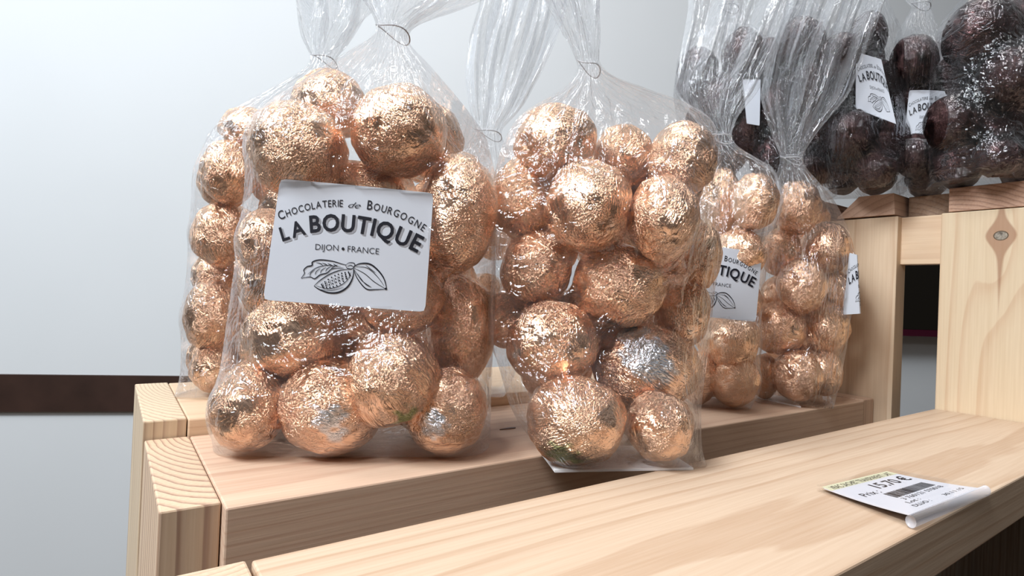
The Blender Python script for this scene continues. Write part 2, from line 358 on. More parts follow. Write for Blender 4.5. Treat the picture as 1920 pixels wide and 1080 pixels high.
# ------------------------------------------------------------------ film, card, tie materials
def film_mat(name, haze, gloss=1.0, tint=(0.985, 0.985, 0.985)):
    t = NT(name); uv = t.n('ShaderNodeTexCoord').outputs['UV']
    n1 = t.noise(t.mapv(uv, (13, 4, 1)), 1.0, 3, 0.55, 1.6)
    n2 = t.noise(t.mapv(uv, (9, 12, 1), (4, 2, 0)), 1.0, 3, 0.5, 2.0)
    h = t.math('ADD', n1, t.math('MULTIPLY', n2, 1.2))
    bm = t.bump(h, 0.8, 0.0020)
    lw_ = t.n('ShaderNodeLayerWeight'); lw_.inputs['Blend'].default_value = 0.5; t.l(bm, lw_.inputs['Normal'])
    fz = t.math('POWER', lw_.outputs['Facing'], 3.0)
    fac = t.math('ADD', t.math('MULTIPLY', fz, 0.55 * gloss), 0.055 * gloss, clamp=True)
    tr = t.n('ShaderNodeBsdfTransparent'); tr.inputs[0].default_value = (*tint, 1)
    gl = t.n('ShaderNodeBsdfGlossy'); gl.inputs['Color'].default_value = (0.95, 0.97, 1, 1); gl.inputs['Roughness'].default_value = 0.07; t.l(bm, gl.inputs['Normal'])
    m1 = t.n('ShaderNodeMixShader'); t.l(fac, m1.inputs[0]); t.l(tr.outputs[0], m1.inputs[1]); t.l(gl.outputs[0], m1.inputs[2])
    df = t.n('ShaderNodeBsdfDiffuse'); df.inputs[0].default_value = (0.93, 0.94, 0.96, 1)
    tl = t.n('ShaderNodeBsdfTranslucent'); tl.inputs[0].default_value = (0.93, 0.94, 0.96, 1)
    m0 = t.n('ShaderNodeMixShader'); m0.inputs[0].default_value = 0.5; t.l(df.outputs[0], m0.inputs[1]); t.l(tl.outputs[0], m0.inputs[2])
    hz = t.math('MULTIPLY', t.math('ADD', t.math('MULTIPLY', t.ramp(n2, [(0.35, (0, 0, 0)), (0.75, (1, 1, 1))]), 1.2), 0.5), haze)
    hz = t.math('ADD', hz, t.math('MULTIPLY', fz, haze * 2.5), clamp=True)
    m2 = t.n('ShaderNodeMixShader'); t.l(hz, m2.inputs[0]); t.l(m1.outputs[0], m2.inputs[1]); t.l(m0.outputs[0], m2.inputs[2])
    t.l(m2.outputs[0], t.out.inputs[0]); return t.m
FILM = film_mat('cellophane', 0.036)
FILM_CLEAR = film_mat('cellophane_clear', 0.016, 1.1)
FILM_TAIL = film_mat('cellophane_gathered', 0.06, 1.3)
TIE = plain('clear_tie', (0.45, 0.45, 0.47), 0.3)
CARD = plain('white_card', (0.86, 0.86, 0.88), 0.6)
LABEL = plain('label_paper', (0.64, 0.68, 0.76), 0.55, nscale=60, namp=0.01)
INK = plain('black_ink', (0.012, 0.013, 0.022), 0.5)
INK2 = plain('grey_ink', (0.35, 0.36, 0.40), 0.5)

# ------------------------------------------------------------------ lettering (Blender's built-in font, turned into meshes)
_tc = {}
def glyph(s, offset=0.0, shear=0.0):
    key = (s, offset, shear)
    if key in _tc: return _tc[key]
    cu = bpy.data.curves.new('glyph', 'FONT'); cu.body = s; cu.size = 1.0; cu.offset = offset; cu.shear = shear; cu.resolution_u = 3
    ob = bpy.data.objects.new('glyph', cu); COL.objects.link(ob)
    dg = bpy.context.evaluated_depsgraph_get(); me = ob.evaluated_get(dg).to_mesh()
    v = np.array([tuple(q.co)[:2] for q in me.vertices]) if len(me.vertices) else np.zeros((0, 2)); f = [tuple(q.vertices) for q in me.polygons]
    ob.evaluated_get(dg).to_mesh_clear(); bpy.data.objects.remove(ob); bpy.data.curves.remove(cu)
    _tc[key] = (v, f); return v, f
CAP = glyph('H')[0][:, 1].max()
class Flat:
    """2-D print in a y-down picture frame; later bent on to a label."""
    def __init__(s): s.v = []; s.f = []
    def add(s, v, f):
        b = len(s.v); s.v += [tuple(q) for q in v]; s.f += [tuple(i + b for i in g) for g in f]
    def arc_text(s, items, path, off=0.0, shift=(0, 0), track=1.0, xs=0.84):
        """items: (char, cap height); path: list of baseline points; letters spread evenly by width from start to end."""
        P = np.array(path, float)
        cs = np.polyfit(P[:, 0], P[:, 1], 2 if len(P) < 5 else 3)
        x0, x1 = P[0, 0], P[-1, 0]
        ws = []
        for ch, hh in items:
            if ch == ' ': ws.append(hh); continue
            v, f = glyph(ch, off); ws.append((v[:, 0].max() - v[:, 0].min()) * xs * hh / CAP)
        tot = sum(ws); gap = ((x1 - x0) * track - tot) / max(1, len(items) - 1)
        x = x0
        for (ch, hh), wd in zip(items, ws):
            if ch != ' ':
                v, f = glyph(ch, off); c = x + wd / 2; y = np.polyval(cs, c); sl = np.polyval(np.polyder(cs), c); an = math.atan(sl)
                q = (v - [(v[:, 0].max() + v[:, 0].min()) / 2, 0]) * (hh / CAP) * np.array([xs, 1.0])
                X = q[:, 0] * cos(an) + q[:, 1] * sin(an); Y = q[:, 0] * sin(an) - q[:, 1] * cos(an)
                s.add(np.stack([c + X + shift[0], y + Y + shift[1]], 1), f)
            x += wd + gap
    def line_text(s, st, p0, p1, cap, off=0.0, shear=0.0, width=True):
        v, f = glyph(st, off, shear); p0 = np.array(p0, float); p1 = np.array(p1, float); d = p1 - p0; L = np.hypot(*d); d = d / L; n = np.array([d[1], -d[0]])
        xs = (v[:, 0] - v[:, 0].min()); k = L / xs.max() if width else cap / CAP
        s.add(p0 + np.outer(xs * k, d) + np.outer(v[:, 1] * cap / CAP, n), f)
    def stroke(s, pts, wd, taper=True):
        P = np.array(pts, float)
        # smooth with Catmull-Rom
        Q = []
        for i in range(len(P) - 1):
            p0 = P[max(0, i - 1)]; p1 = P[i]; p2 = P[i + 1]; p3 = P[min(len(P) - 1, i + 2)]
            for t in np.linspace(0, 1, 6, endpoint=False):
                Q.append(0.5 * ((2 * p1) + (-p0 + p2) * t + (2 * p0 - 5 * p1 + 4 * p2 - p3) * t * t + (-p0 + 3 * p1 - 3 * p2 + p3) * t ** 3))
        Q.append(P[-1]); Q = np.array(Q); n = len(Q)
        T = np.gradient(Q, axis=0); T /= (np.linalg.norm(T, axis=1)[:, None] + 1e-9); N = np.stack([-T[:, 1], T[:, 0]], 1)
        k = np.linspace(0, 1, n); wv = wd * (0.35 + 0.65 * np.sin(pi * k)) / 2 if taper else np.full(n, wd / 2)
        b = [tuple(a) for a in Q + N * wv[:, None]] + [tuple(a) for a in Q - N * wv[:, None]]
        s.add(b, [(i, i + 1, n + i + 1, n + i) for i in range(n - 1)])
    def dot(s, c, r, n=8):
        s.add([(c[0] + r * cos(2 * pi * k / n), c[1] + r * sin(2 * pi * k / n)) for k in range(n)], [tuple(range(n))])
def homography(src, dst):
    A = []
    for (x, y), (u, v) in zip(src, dst):
        A.append([x, y, 1, 0, 0, 0, -u * x, -u * y]); A.append([0, 0, 0, x, y, 1, -v * x, -v * y])
    h = np.linalg.solve(np.array(A, float), np.array(dst, float).ravel()); return np.append(h, 1).reshape(3, 3)
LH = homography([(168, 52), (1287, 178), (1218, 1018), (48, 938)], [(0, 0), (1, 0), (1, 1), (0, 1)])
def to_uv(pts):
    P = np.array(pts, float); q = np.c_[P, np.ones(len(P))] @ LH.T; return q[:, :2] / q[:, 2:]
def shop_print():
    big = Flat(); sh = Flat(); pic = Flat()
    it = [('C', 62)] + [(c, 48) for c in 'HOCOLATERIE']; big.arc_text(it, [(168, 350), (330, 292), (480, 268), (634, 262)], 0.004)
    big.line_text('de', (672, 268), (762, 276), 40, -0.006, 0.45)
    it = [('B', 64)] + [(c, 50) for c in 'OURGOGNE']; big.arc_text(it, [(808, 283), (960, 318), (1090, 370), (1212, 445)], 0.004)
    path = [(205, 500), (330, 458), (560, 436), (700, 440), (860, 472), (1010, 520), (1150, 590)]
    pa = [(190, 502), (280, 474), (369, 450)]; pb = [(396, 441), (560, 434), (700, 440), (860, 470), (1010, 518), (1172, 592)]
    for fl_, of_, sh_ in ((sh, 0.030, (13, 12)), (big, 0.024, (0, 0))):
        fl_.arc_text([('L', 98), ('A', 104)], pa, of_, sh_, xs=0.92); fl_.arc_text([(c, 116) for c in 'BOUTIQUE'], pb, of_, sh_, xs=0.93)
    big.line_text('DIJON', (434, 566), (602, 576), 42, -0.008); big.dot((636, 561), 11); big.line_text('FRANCE', (668, 582), (893, 602), 42, -0.008)
    S = pic.stroke
    S([(330, 775), (355, 740), (350, 715), (375, 690), (410, 680), (415, 655), (470, 640), (560, 650), (620, 668), (660, 678)], 9)
    S([(330, 775), (395, 765), (430, 778), (470, 750), (520, 735), (560, 705), (640, 700)], 8)
    S([(380, 745), (440, 700), (520, 680), (620, 690)], 5)
    for k in range(5): S([(395 + k * 38, 762 - k * 12), (402 + k * 40, 735 - k * 10), (430 + k * 42, 712 - k * 9)], 5)
    for k in range(4): S([(440 + k * 42, 660 + k * 3), (475 + k * 36, 668 + k * 4), (490 + k * 36, 682 + k * 2)], 5)
    S([(655, 680), (680, 662), (715, 665), (720, 685), (700, 705), (665, 700), (655, 680)], 6); S([(665, 690), (690, 680), (712, 690)], 5)
    S([(425, 832), (470, 790), (540, 745), (620, 715), (700, 708)], 7)
    S([(425, 832), (470, 860), (540, 882), (610, 875), (670, 835), (705, 770), (712, 710)], 12)
    S([(440, 830), (520, 850), (600, 835), (665, 790), (695, 725)], 5); S([(470, 858), (560, 862), (640, 840)], 4)
    for r_ in range(4):
        for c_ in range(9):
            t_ = c_ / 8; pic.dot((480 + 195 * t_ + r_ * 4, 820 - 90 * t_ - 20 * sin(pi * t_) + r_ * (8 + 16 * sin(pi * t_))), 5.5)
    for c_ in range(8):
        t_ = c_ / 7; S([(485 + 190 * t_, 805 - 85 * t_), (495 + 188 * t_, 830 - 60 * t_), (500 + 185 * t_, 845 - 70 * t_)], 3)
    S([(712, 690), (760, 668), (830, 672), (890, 720), (930, 780), (948, 852)], 11)
    S([(712, 700), (735, 770), (800, 850), (870, 856), (948, 852)], 8)
    S([(715, 700), (790, 740), (860, 800), (940, 850)], 5); S([(725, 690), (810, 700), (880, 760), (930, 830)], 5)
    S([(720, 715), (770, 790), (840, 840)], 5); S([(740, 740), (790, 810), (830, 838)], 4); S([(800, 680), (870, 735)], 4)
    pic.dot((942, 850), 9)
    return big, sh, pic
BIG, SHD, PIC = shop_print()

def make_label(parent, org, surf, text=True):
    """surf(a, b, lift) -> world point of the sticker at label coordinates a (right) b (down)."""
    na, nb = 28, 20; V = []; Fc = []
    rc = 0.025
    for lift in (0.0, 0.00022):
        for j in range(nb + 1):
            for i in range(na + 1):
                a = i / na; b = j / nb
                # tiny corner rounding
                if i in (0, na) and j in (0, nb): a += rc * (0.35 if i == 0 else -0.35); b += rc * (0.35 if j == 0 else -0.35)
                V.append(surf(a, b, lift))
    W = na + 1; T = (nb + 1) * W
    for j in range(nb):
        for i in range(na):
            q = j * W + i; Fc.append((q, q + 1, q + W + 1, q + W)); Fc.append((T + q, T + q + W, T + q + W + 1, T + q + 1))
    for i in range(na):
        Fc.append((i, T + i, T + i + 1, i + 1)); q = nb * W + i; Fc.append((q, q + 1, T + q + 1, T + q))
    for j in range(nb):
        q = j * W; Fc.append((q, q + W, T + q + W, T + q)); q += na; Fc.append((q, T + q, T + q + W, q + W))
    lb = mesh('label', V, Fc, LABEL, parent, origin=org); lb['label'] = 'white paper sticker'
    if not text: return lb
    def bent(nm, flat, mat, lift):
        uv = to_uv(flat.v); pts = [surf(u, v, lift) for u, v in uv]
        return mesh(nm, pts, flat.f, mat, lb, origin=org)
    bent('lettering_shadow', SHD, INK2, 0.00030); bent('lettering', BIG, INK, 0.00038); bent('cocoa_pod_drawing', PIC, INK, 0.00038)
    return lb

# ------------------------------------------------------------------ chocolates
def place_ball(me, C, rx, rz, label, group, matname, vdepth=None):
    o = bpy.data.objects.new('chocolate', me); COL.objects.link(o)
    ang = math.atan2(_r[1], _r[0])
    v = np.array(C) - CP; ang = math.atan2(v[1], v[0]) - pi / 2
    o.matrix_world = Matrix.Translation(Vector(C)) @ Matrix.Rotation(ang, 4, 'Z') @ Matrix.Diagonal((rx, (rx + rz) / 2 if vdepth is None else vdepth, rz, 1))
    props(o, label, 'chocolate', group)
    return o
def bag(name, label, base_px, base_z, u, half_depth, balls, levels, kind='gold', group='cellophane bags of copper foil chocolates', lab=None, card=None, tie=None, seed=1, haze=None,
        depth=None, tail_fold=0.010, fillers=None, rows=150, cols=84, desc=None):
    rg = np.random.RandomState(seed)
    u = np.array([u[0], u[1], 0.0]); u /= np.linalg.norm(u)
    n = np.array([u[1], -u[0], 0.0])                       # towards the viewer
    if np.dot(n, CP - _fh) < 0 and np.dot(n, _fh) > 0: n = -n
    if depth is None: P0 = on_z(base_px[0], base_px[1], base_z)
    else:
        d = ray(*base_px); P0 = CP + d * depth / F; P0[2] = base_z
    # --- balls: centre on the bag's mid plane (+ v offset), sizes from their apparent radii
    B = []
    for (bx, by, brx, bry, v, txt, *ex) in balls:
        if kind == 'dark': brx *= 1.12; bry *= 1.10
        else: brx *= 1.05; bry *= 1.06
        B.append(dict(px=(bx, by), r=(brx, bry), v=v, txt=txt, ex=ex[0] if ex else {}))
    def solve(b):
        C = on_plane(b['px'][0], b['px'][1], P0 + n * b['v'], n); dp = depth_of(C)
        th = math.atan(abs(b['px'][0] - 960) / F)
        b['C'] = C; b['rx'] = b['r'][0] * dp / F * (0.35 * cos(th) + 0.65) * cos(th) ** 0.5; b['rz'] = b['r'][1] * dp / F * 1.0
        b['R'] = (b['rx'] + b['rz']) / 2
    for b in B: solve(b)
    Rm = float(np.mean([b['R'] for b in B])); bys = [b['px'][1] for b in B]; rpx = float(np.mean([b['r'][1] for b in B])) * 0.92
    LL = sorted(levels, key=lambda q: q[0]); fy = [q[0] for q in LL]
    yy = max(bys) + 4; row = 0; NB = len(B)
    while fillers and yy > min(bys) + rpx * 0.4:
        a0 = np.interp(yy, fy, [q[1] for q in LL]) + rpx * 1.15; a1 = np.interp(yy, fy, [q[2] for q in LL]) - rpx * 1.15
        nx = max(1, int((a1 - a0) / (1.75 * rpx)) + 1)
        for k in range(nx):
            fx = (a0 + a1) / 2 if nx == 1 else a0 + (a1 - a0) * (k + (0.15 if row % 2 else -0.0)) / (nx - 1 + 0.15)
            b = dict(px=(fx, yy), r=(rpx, rpx), v=-1.4 * Rm, txt=fillers, ex={}); solve(b); B.append(b)
        yy -= 1.7 * rpx; row += 1
    for it in range(120):
        moved = False
        for i in range(len(B)):
            for j in range(i):
                a, b = B[i], B[j]; dd = np.linalg.norm(a['C'] - b['C']); need = 0.95 * (a['R'] + b['R'])
                if dd < need:
                    s = 0.0006; moved = True
                    if a['v'] < b['v']: a, b = b, a
                    stuck = (b['C'][2] - b['rz'] < base_z + 0.0012)
                    a['v'] = min(a['v'] + s, half_depth * (0.45 if a['v'] < 0.0095 else 0.75)); b['v'] = b['v'] if stuck else max(b['v'] - s * 1.5, -half_depth * 2.6)
                    solve(a); solve(b)
        if not moved: break
    for b in B:
        lowest = b['C'][2] - b['rz']
        if lowest < base_z + 0.0006: b['C'][2] += base_z + 0.0006 - lowest
    mats = GOLD if kind == 'gold' else DARK
    for i, b in enumerate(B):
        me = mats[(seed * 3 + i * 2 + (i // 4)) % len(mats)]
        if b['ex'].get('silver') or b['ex'].get('green'):
            me = ball_mesh('copper_chocolate', 500 + seed * 20 + i, copper, b['ex'].get('silver', ()), b['ex'].get('green', ()))
        place_ball(me, b['C'], b['rx'], b['rz'], b['txt'], ('copper foil chocolates in the bags' if kind == 'gold' else 'dark foil chocolates in the bags'), None)
    # --- film grid
    root = empty('cellophane_bag', P0, label, 'bag', group)
    L = sorted(levels, key=lambda q: -q[0])                 # bottom (large y) first
    ys = np.array([q[0] for q in L], float); xl = np.array([q[1] for q in L], float); xr = np.array([q[2] for q in L], float)
    neck_i = [k for k, q in enumerate(L) if len(q) > 3 and q[3] == 'n'][0]
    tt = np.linspace(0, 1, rows); yq = ys[0] + (ys[-1] - ys[0]) * tt
    fl = lambda arr: np.interp(-yq, -ys, arr)
    def smooth(a, k=3):
        for _ in range(k): a = np.concatenate([[a[0]], (a[:-2] + 2 * a[1:-1] + a[2:]) / 4, [a[-1]]])
        return a
    XLq, XRq = smooth(fl(xl), 6), smooth(fl(xr), 6)
    yneck = ys[neck_i]; nr = int(np.argmin(abs(yq - yneck)))
    s = np.linspace(-1, 1, cols + 1); s = np.sign(s) * (1 - (1 - np.abs(s)) ** 1.25)
    base = np.zeros((rows, cols + 1, 3))
    for j in range(rows):
        a = on_plane(XLq[j], yq[j], P0, n); b = on_plane(XRq[j], yq[j], P0, n)
        base[j] = a + np.outer((s + 1) / 2, b - a)
    # lift bottom row flat on to the shelf
    low = base[0, :, 2].copy(); fade = np.clip(1 - np.arange(rows) / 14, 0, 1)[:, None]
    base[:, :, 2] += (base_z + 0.0008 - low)[None, :] * fade
    base[:, :, 2] = np.maximum(base[:, :, 2], base_z + 0.0008)
    U = (base - P0) @ u; Z = base[:, :, 2]
    wid = np.linalg.norm(base[:, -1] - base[:, 0], axis=1) / 2
    lab_surf = None
    if lab:
        vL = lab.get('v', 0.021); pc_ = [on_plane(qx, qy, P0 + n * vL, n) for qx, qy in lab['corners']]
        bend = lab.get('bend', 0.0); bpow = lab.get('dir', 0)
        def lab_surf(a, b, lift, pc_=pc_, bend=bend):
            back = 0.0
            if 'wrap' in lab:
                back = max(0.0, a - lab['wrap']) * 0.055; a = min(a, lab['wrap']) / lab['wrap']
            if 'gpow' in lab: a = 1 - (1 - min(max(a, 0), 1)) ** lab['gpow']
            p = (pc_[0] * (1 - a) + pc_[1] * a) * (1 - b) + (pc_[3] * (1 - a) + pc_[2] * a) * b
            k = (2 * a - 1); dv = -bend * k * k + lab.get('tilt', 0) * k
            if 'curl' in lab: dv -= lab['curl'] * max(0, a - 0.35) ** 2
            if back > 0: return p + n * (dv + 0.0004 - back) + u * (lift + 0.25 * back)
            return p + n * (dv + lift + 0.0004)
    def sheet(sign):
        v0 = np.zeros((rows, cols + 1)); prof = np.sqrt(np.clip(1 - np.abs(s) ** 2.4, 0, 1))
        obs = np.full((rows, cols + 1), -1.0)
        for b in B:
            bu = float(np.dot(b['C'] - P0, u)); bv = float(np.dot(b['C'] - P0, n)); bz = b['C'][2]
            q = 1 - ((U - bu) / (b['rx'] * 1.03)) ** 2 - ((Z - bz) / (b['rz'] * 1.03)) ** 2
            top = sign * bv + b['R'] * 1.03 * np.sqrt(np.clip(q, 0, None)) + 0.0009
            obs = np.where(q > 0, np.maximum(obs, top), obs)
        if lab and sign > 0:
            cu = [(float(np.dot(q - P0, u)), q[2]) for q in pc_]
            Hh = homography([(a, b) for a, b in cu], [(0, 0), (1, 0), (1, 1), (0, 1)])
            q = np.stack([U, Z, np.ones_like(U)], -1) @ Hh.T; A_ = q[..., 0] / q[..., 2]; B_ = q[..., 1] / q[..., 2]
            ins = (A_ > 0) & (A_ < 1) & (B_ > 0) & (B_ < 1); k = 2 * A_ - 1
            lv = lab.get('v', 0.021) - lab.get('bend', 0) * k * k + lab.get('tilt', 0) * k
            if 'curl' in lab: lv = lv - lab['curl'] * np.clip(A_ - 0.35, 0, None) ** 2
            obs = np.where(ins, lv + 0.0002, obs); labcap = np.where(ins, lv + 0.0002, 9.0)
        else: labcap = None
        # initial: inflated profile
        for j in range(rows):
            if j <= nr:
                k = j / nr; hd = half_depth * (1 if sign > 0 else 1.3) * (1 - k ** 3) + wid[nr] * 0.9 * k ** 3
                v0[j] = prof * min(hd, wid[j] * 0.95)
            else: v0[j] = prof * wid[nr] * 0.6 * max(0.25, 1 - (j - nr) / 30)
        v = v0.copy(); v[:nr] *= 0.6
        fixb = half_depth * (1 - np.abs(s) ** 14) * 0.95
        fixb = fixb * (0.72 if sign > 0 else 1.0)
        v[0] = fixb
        for it in range(500):
            nv = v.copy()
            nv[1:nr, 1:-1] = (v[:nr - 1, 1:-1] + v[2:nr + 1, 1:-1] + v[1:nr, :-2] + v[1:nr, 2:]) / 4
            nv[1:nr] = np.maximum(nv[1:nr], obs[1:nr]); nv[:, 0] = 0; nv[:, -1] = 0; nv[0] = fixb
            v = nv
        if labcap is not None: v = np.minimum(v, labcap)
        return v
    # fold field shared by both sheets (tail) and crease field (each its own)
    S, J = np.meshgrid(s, np.arange(rows))
    up_ = np.clip((J - nr) / max(1, rows - nr), 0, 1)
    ph = rg.uniform(0, 6, 6)
    fold = np.zeros_like(S)
    fold += tail_fold * (up_ ** 0.7) * (np.sin(S * 7 + ph[0] + up_ * 2.0) + 0.55 * np.sin(S * 15 + ph[1] - up_ * 3) + 0.3 * np.sin(S * 31 + ph[2] + up_ * 5))
    V = []; Fc = []; uvs = []
    for sign in (1, -1):
        v = sheet(sign)
        near = np.exp(-((J - nr) / (rows * 0.10)) ** 2)
        gather = 0.0022 * near * np.sin(S * 16 + ph[3] + 1.5 * np.sin(J * 0.05)) * (1 - np.abs(S) ** 6) * np.clip(wid[:, None] / max(wid[nr] * 2.2, 1e-4), 0.3, 1.6)
        cre = np.zeros_like(S)
        ncr = 46
        for k in range(ncr):
            if k < 24 and nr < rows - 6:                    # creases radiating from the neck, down and up
                s0 = rg.uniform(-0.95, 0.95); jj = rg.uniform(0.25, 0.98) * (nr if rg.rand() < 0.6 else 0) ; ln = rg.uniform(12, 34)
                jc = jj if jj > 0 else rg.uniform(nr, rows); sl = rg.uniform(-0.012, 0.012); wd_ = rg.uniform(0.012, 0.03)
            else:
                s0 = rg.uniform(-1, 1); jc = rg.uniform(0, rows); ln = rg.uniform(6, 22); sl = rg.uniform(-0.05, 0.05); wd_ = rg.uniform(0.015, 0.035)
            dist = (S - s0) - sl * (J - jc) - 0.0006 * rg.uniform(-1, 1) * (J - jc) ** 2
            cre += rg.uniform(0.3, 1.0) * 0.0011 * np.exp(-(dist / wd_) ** 2) * np.exp(-((J - jc) / ln) ** 2)
        if lab and sign > 0:
            cu = [(float(np.dot(q - P0, u)), q[2]) for q in pc_]; Hh = homography(cu, [(0, 0), (1, 0), (1, 1), (0, 1)])
            q = np.stack([U, Z, np.ones_like(U)], -1) @ Hh.T; A_ = q[..., 0] / q[..., 2]; B_ = q[..., 1] / q[..., 2]
            ins = ((A_ > -0.08) & (A_ < 1.08) & (B_ > -0.08) & (B_ < 1.08)); cre = np.where(ins, 0, cre); gather = np.where(ins, 0, gather)
        edge = 1 - np.abs(S) ** 10
        vv = sign * (v + (cre + np.abs(gather)) * edge) + fold
        P = base + vv[:, :, None] * n
        P[:, :, 2] = np.maximum(P[:, :, 2], base_z + 0.0005)
        b0 = len(V); V += [tuple(q) for q in P.reshape(-1, 3)]
        uvs += [((ss + 1) / 2 + (0 if sign > 0 else 3), jj / rows * 1.6) for jj in range(rows) for ss in s]
        W = cols + 1
        for j in range(rows - 1):
            for i in range(cols):
                q = b0 + j * W + i
                Fc.append((q, q + 1, q + W + 1, q + W) if sign > 0 else (q, q + W, q + W + 1, q + 1))
    # bottom panel joins the two sheets
    W = cols + 1; T = rows * W
    for i in range(cols): Fc.append((i, T + i, T + i + 1, i + 1))
    fo = mesh('film', V, Fc, FILM if kind == 'gold' else FILM_CLEAR, root, smooth=True, origin=P0)
    fo.data.materials.append(FILM_TAIL)
    uvl = fo.data.uv_layers.new(name='uv'); li = np.array([l.vertex_index for l in fo.data.loops]); ua = np.array(uvs)[li]; uvl.data.foreach_set('uv', ua.ravel())
    nf = (rows - 1) * cols; mi = np.zeros(len(fo.data.polygons), dtype=np.int32)
    for kk in (0, 1): mi[kk * nf + nr * cols:(kk + 1) * nf] = 1
    fo.data.polygons.foreach_set('material_index', mi); fo['label'] = 'crinkled clear cellophane'
    # --- twist tie round the neck
    if tie is not False:
        c = base[nr].mean(axis=0); rad = wid[nr] * 1.02; ring = []; Fr = []; nn = 28; mm = 6
        for i in range(nn):
            a = 2 * pi * i / nn; cc = c + u * rad * cos(a) + n * rad * 0.92 * sin(a) + _up * (0.0012 * sin(2 * a) - 0.0022 * cos(a))
            rd = (u * cos(a) + n * sin(a))
            for k in range(mm):
                b_ = 2 * pi * k / mm; ring.append(cc + (rd * cos(b_) + _up * sin(b_)) * 0.00028)
        for i in range(nn):
            for k in range(mm): Fr.append((i * mm + k, i * mm + (k + 1) % mm, ((i + 1) % nn) * mm + (k + 1) % mm, ((i + 1) % nn) * mm + k))
        mesh('tie', ring, Fr, TIE, root, smooth=True, origin=P0)
    # --- card base
    if card:
        q = [on_z(cx, cy, base_z + 0.0003) for cx, cy in card]
        if len(q) == 2: q = [q[0], q[1], q[1] - n * half_depth * 1.5, q[0] - n * half_depth * 1.5]
        vv = [(a[0], a[1], base_z + 0.0001) for a in q] + [(a[0], a[1], base_z + 0.0009) for a in q]
        mesh('card_base', vv, [(3, 2, 1, 0), (4, 5, 6, 7), (0, 1, 5, 4), (1, 2, 6, 5), (2, 3, 7, 6), (3, 0, 4, 7)], CARD, root, origin=P0)['label'] = 'white card base'
    if lab: make_label(root, P0, lab_surf, lab.get('text', True))
    return root

#BAGS
# ---- largest bag, front left
bag('a', 'largest front bag of copper foil chocolates, with a full square shop label', (655, 840), 0.0, (0.885, -0.466), 0.021, [
    (558, 285, 90, 88, 0.004, 'big copper foil chocolate above the left corner of the front label'),
    (748, 247, 86, 82, 0.004, 'topmost big copper foil chocolate in front bag, above the right half of its label'),
    (618, 200, 68, 62, -0.020, 'copper foil chocolate peeping up between the two top ones of the largest bag'),
    (858, 400, 70, 108, -0.006, 'tall copper foil chocolate right of the front label, upper one'),
    (695, 390, 90, 84, 0.000, 'copper foil chocolate mostly hidden behind the top edge of the front label'),
    (498, 455, 52, 60, -0.002, 'copper foil chocolate at the left edge of the front label'),
    (553, 632, 94, 80, 0.002, 'copper foil chocolate under the lower left corner of the front label'),
    (750, 555, 80, 74, 0.000, 'copper foil chocolate under the lower right corner of the front label'),
    (865, 616, 62, 96, -0.014, 'tall copper foil chocolate right of the front label, lower one'),
    (736, 712, 87, 86, 0.010, 'ridged copper foil chocolate with a painted green reflection, lower middle of the largest bag', {'green': [(0.30, -0.62, 0.28)]}),
    (466, 784, 70, 76, 0.000, 'copper foil chocolate in the bottom left corner of the largest bag'),
    (618, 788, 98, 84, 0.004, 'crumpled copper foil chocolate with silvery centre, bottom middle of the largest bag', {'silver': [(0.0, -0.05, 0.30), (0.12, -0.4, 0.22)]}),
    (838, 782, 76, 77, 0.000, 'copper foil chocolate with a silver spot, bottom right of the largest bag', {'silver': [(-0.30, -0.12, 0.34)]}),
    (790, 480, 70, 70, -0.024, 'copper foil chocolate deep behind the right edge of the front label'),
    (660, 650, 60, 60, -0.030, 'shaded copper foil chocolate deep in the lower middle of the largest bag'),
  ], [(884, 398, 915), (850, 396, 918), (780, 402, 920), (700, 412, 922), (600, 425, 928), (450, 446, 930), (330, 462, 930), (255, 472, 912), (200, 505, 872), (150, 580, 830), (110, 640, 795), (85, 690, 765),
      (58, 712, 764, 'n'), (35, 700, 790), (0, 672, 880), (-40, 640, 960), (-90, 600, 1010)],
  lab=dict(corners=[(525, 335), (813, 362), (797, 585), (493, 562)], v=0.0215, bend=0.0008), seed=1, fillers='copper foil chocolate in shade in the back layer of the largest bag')

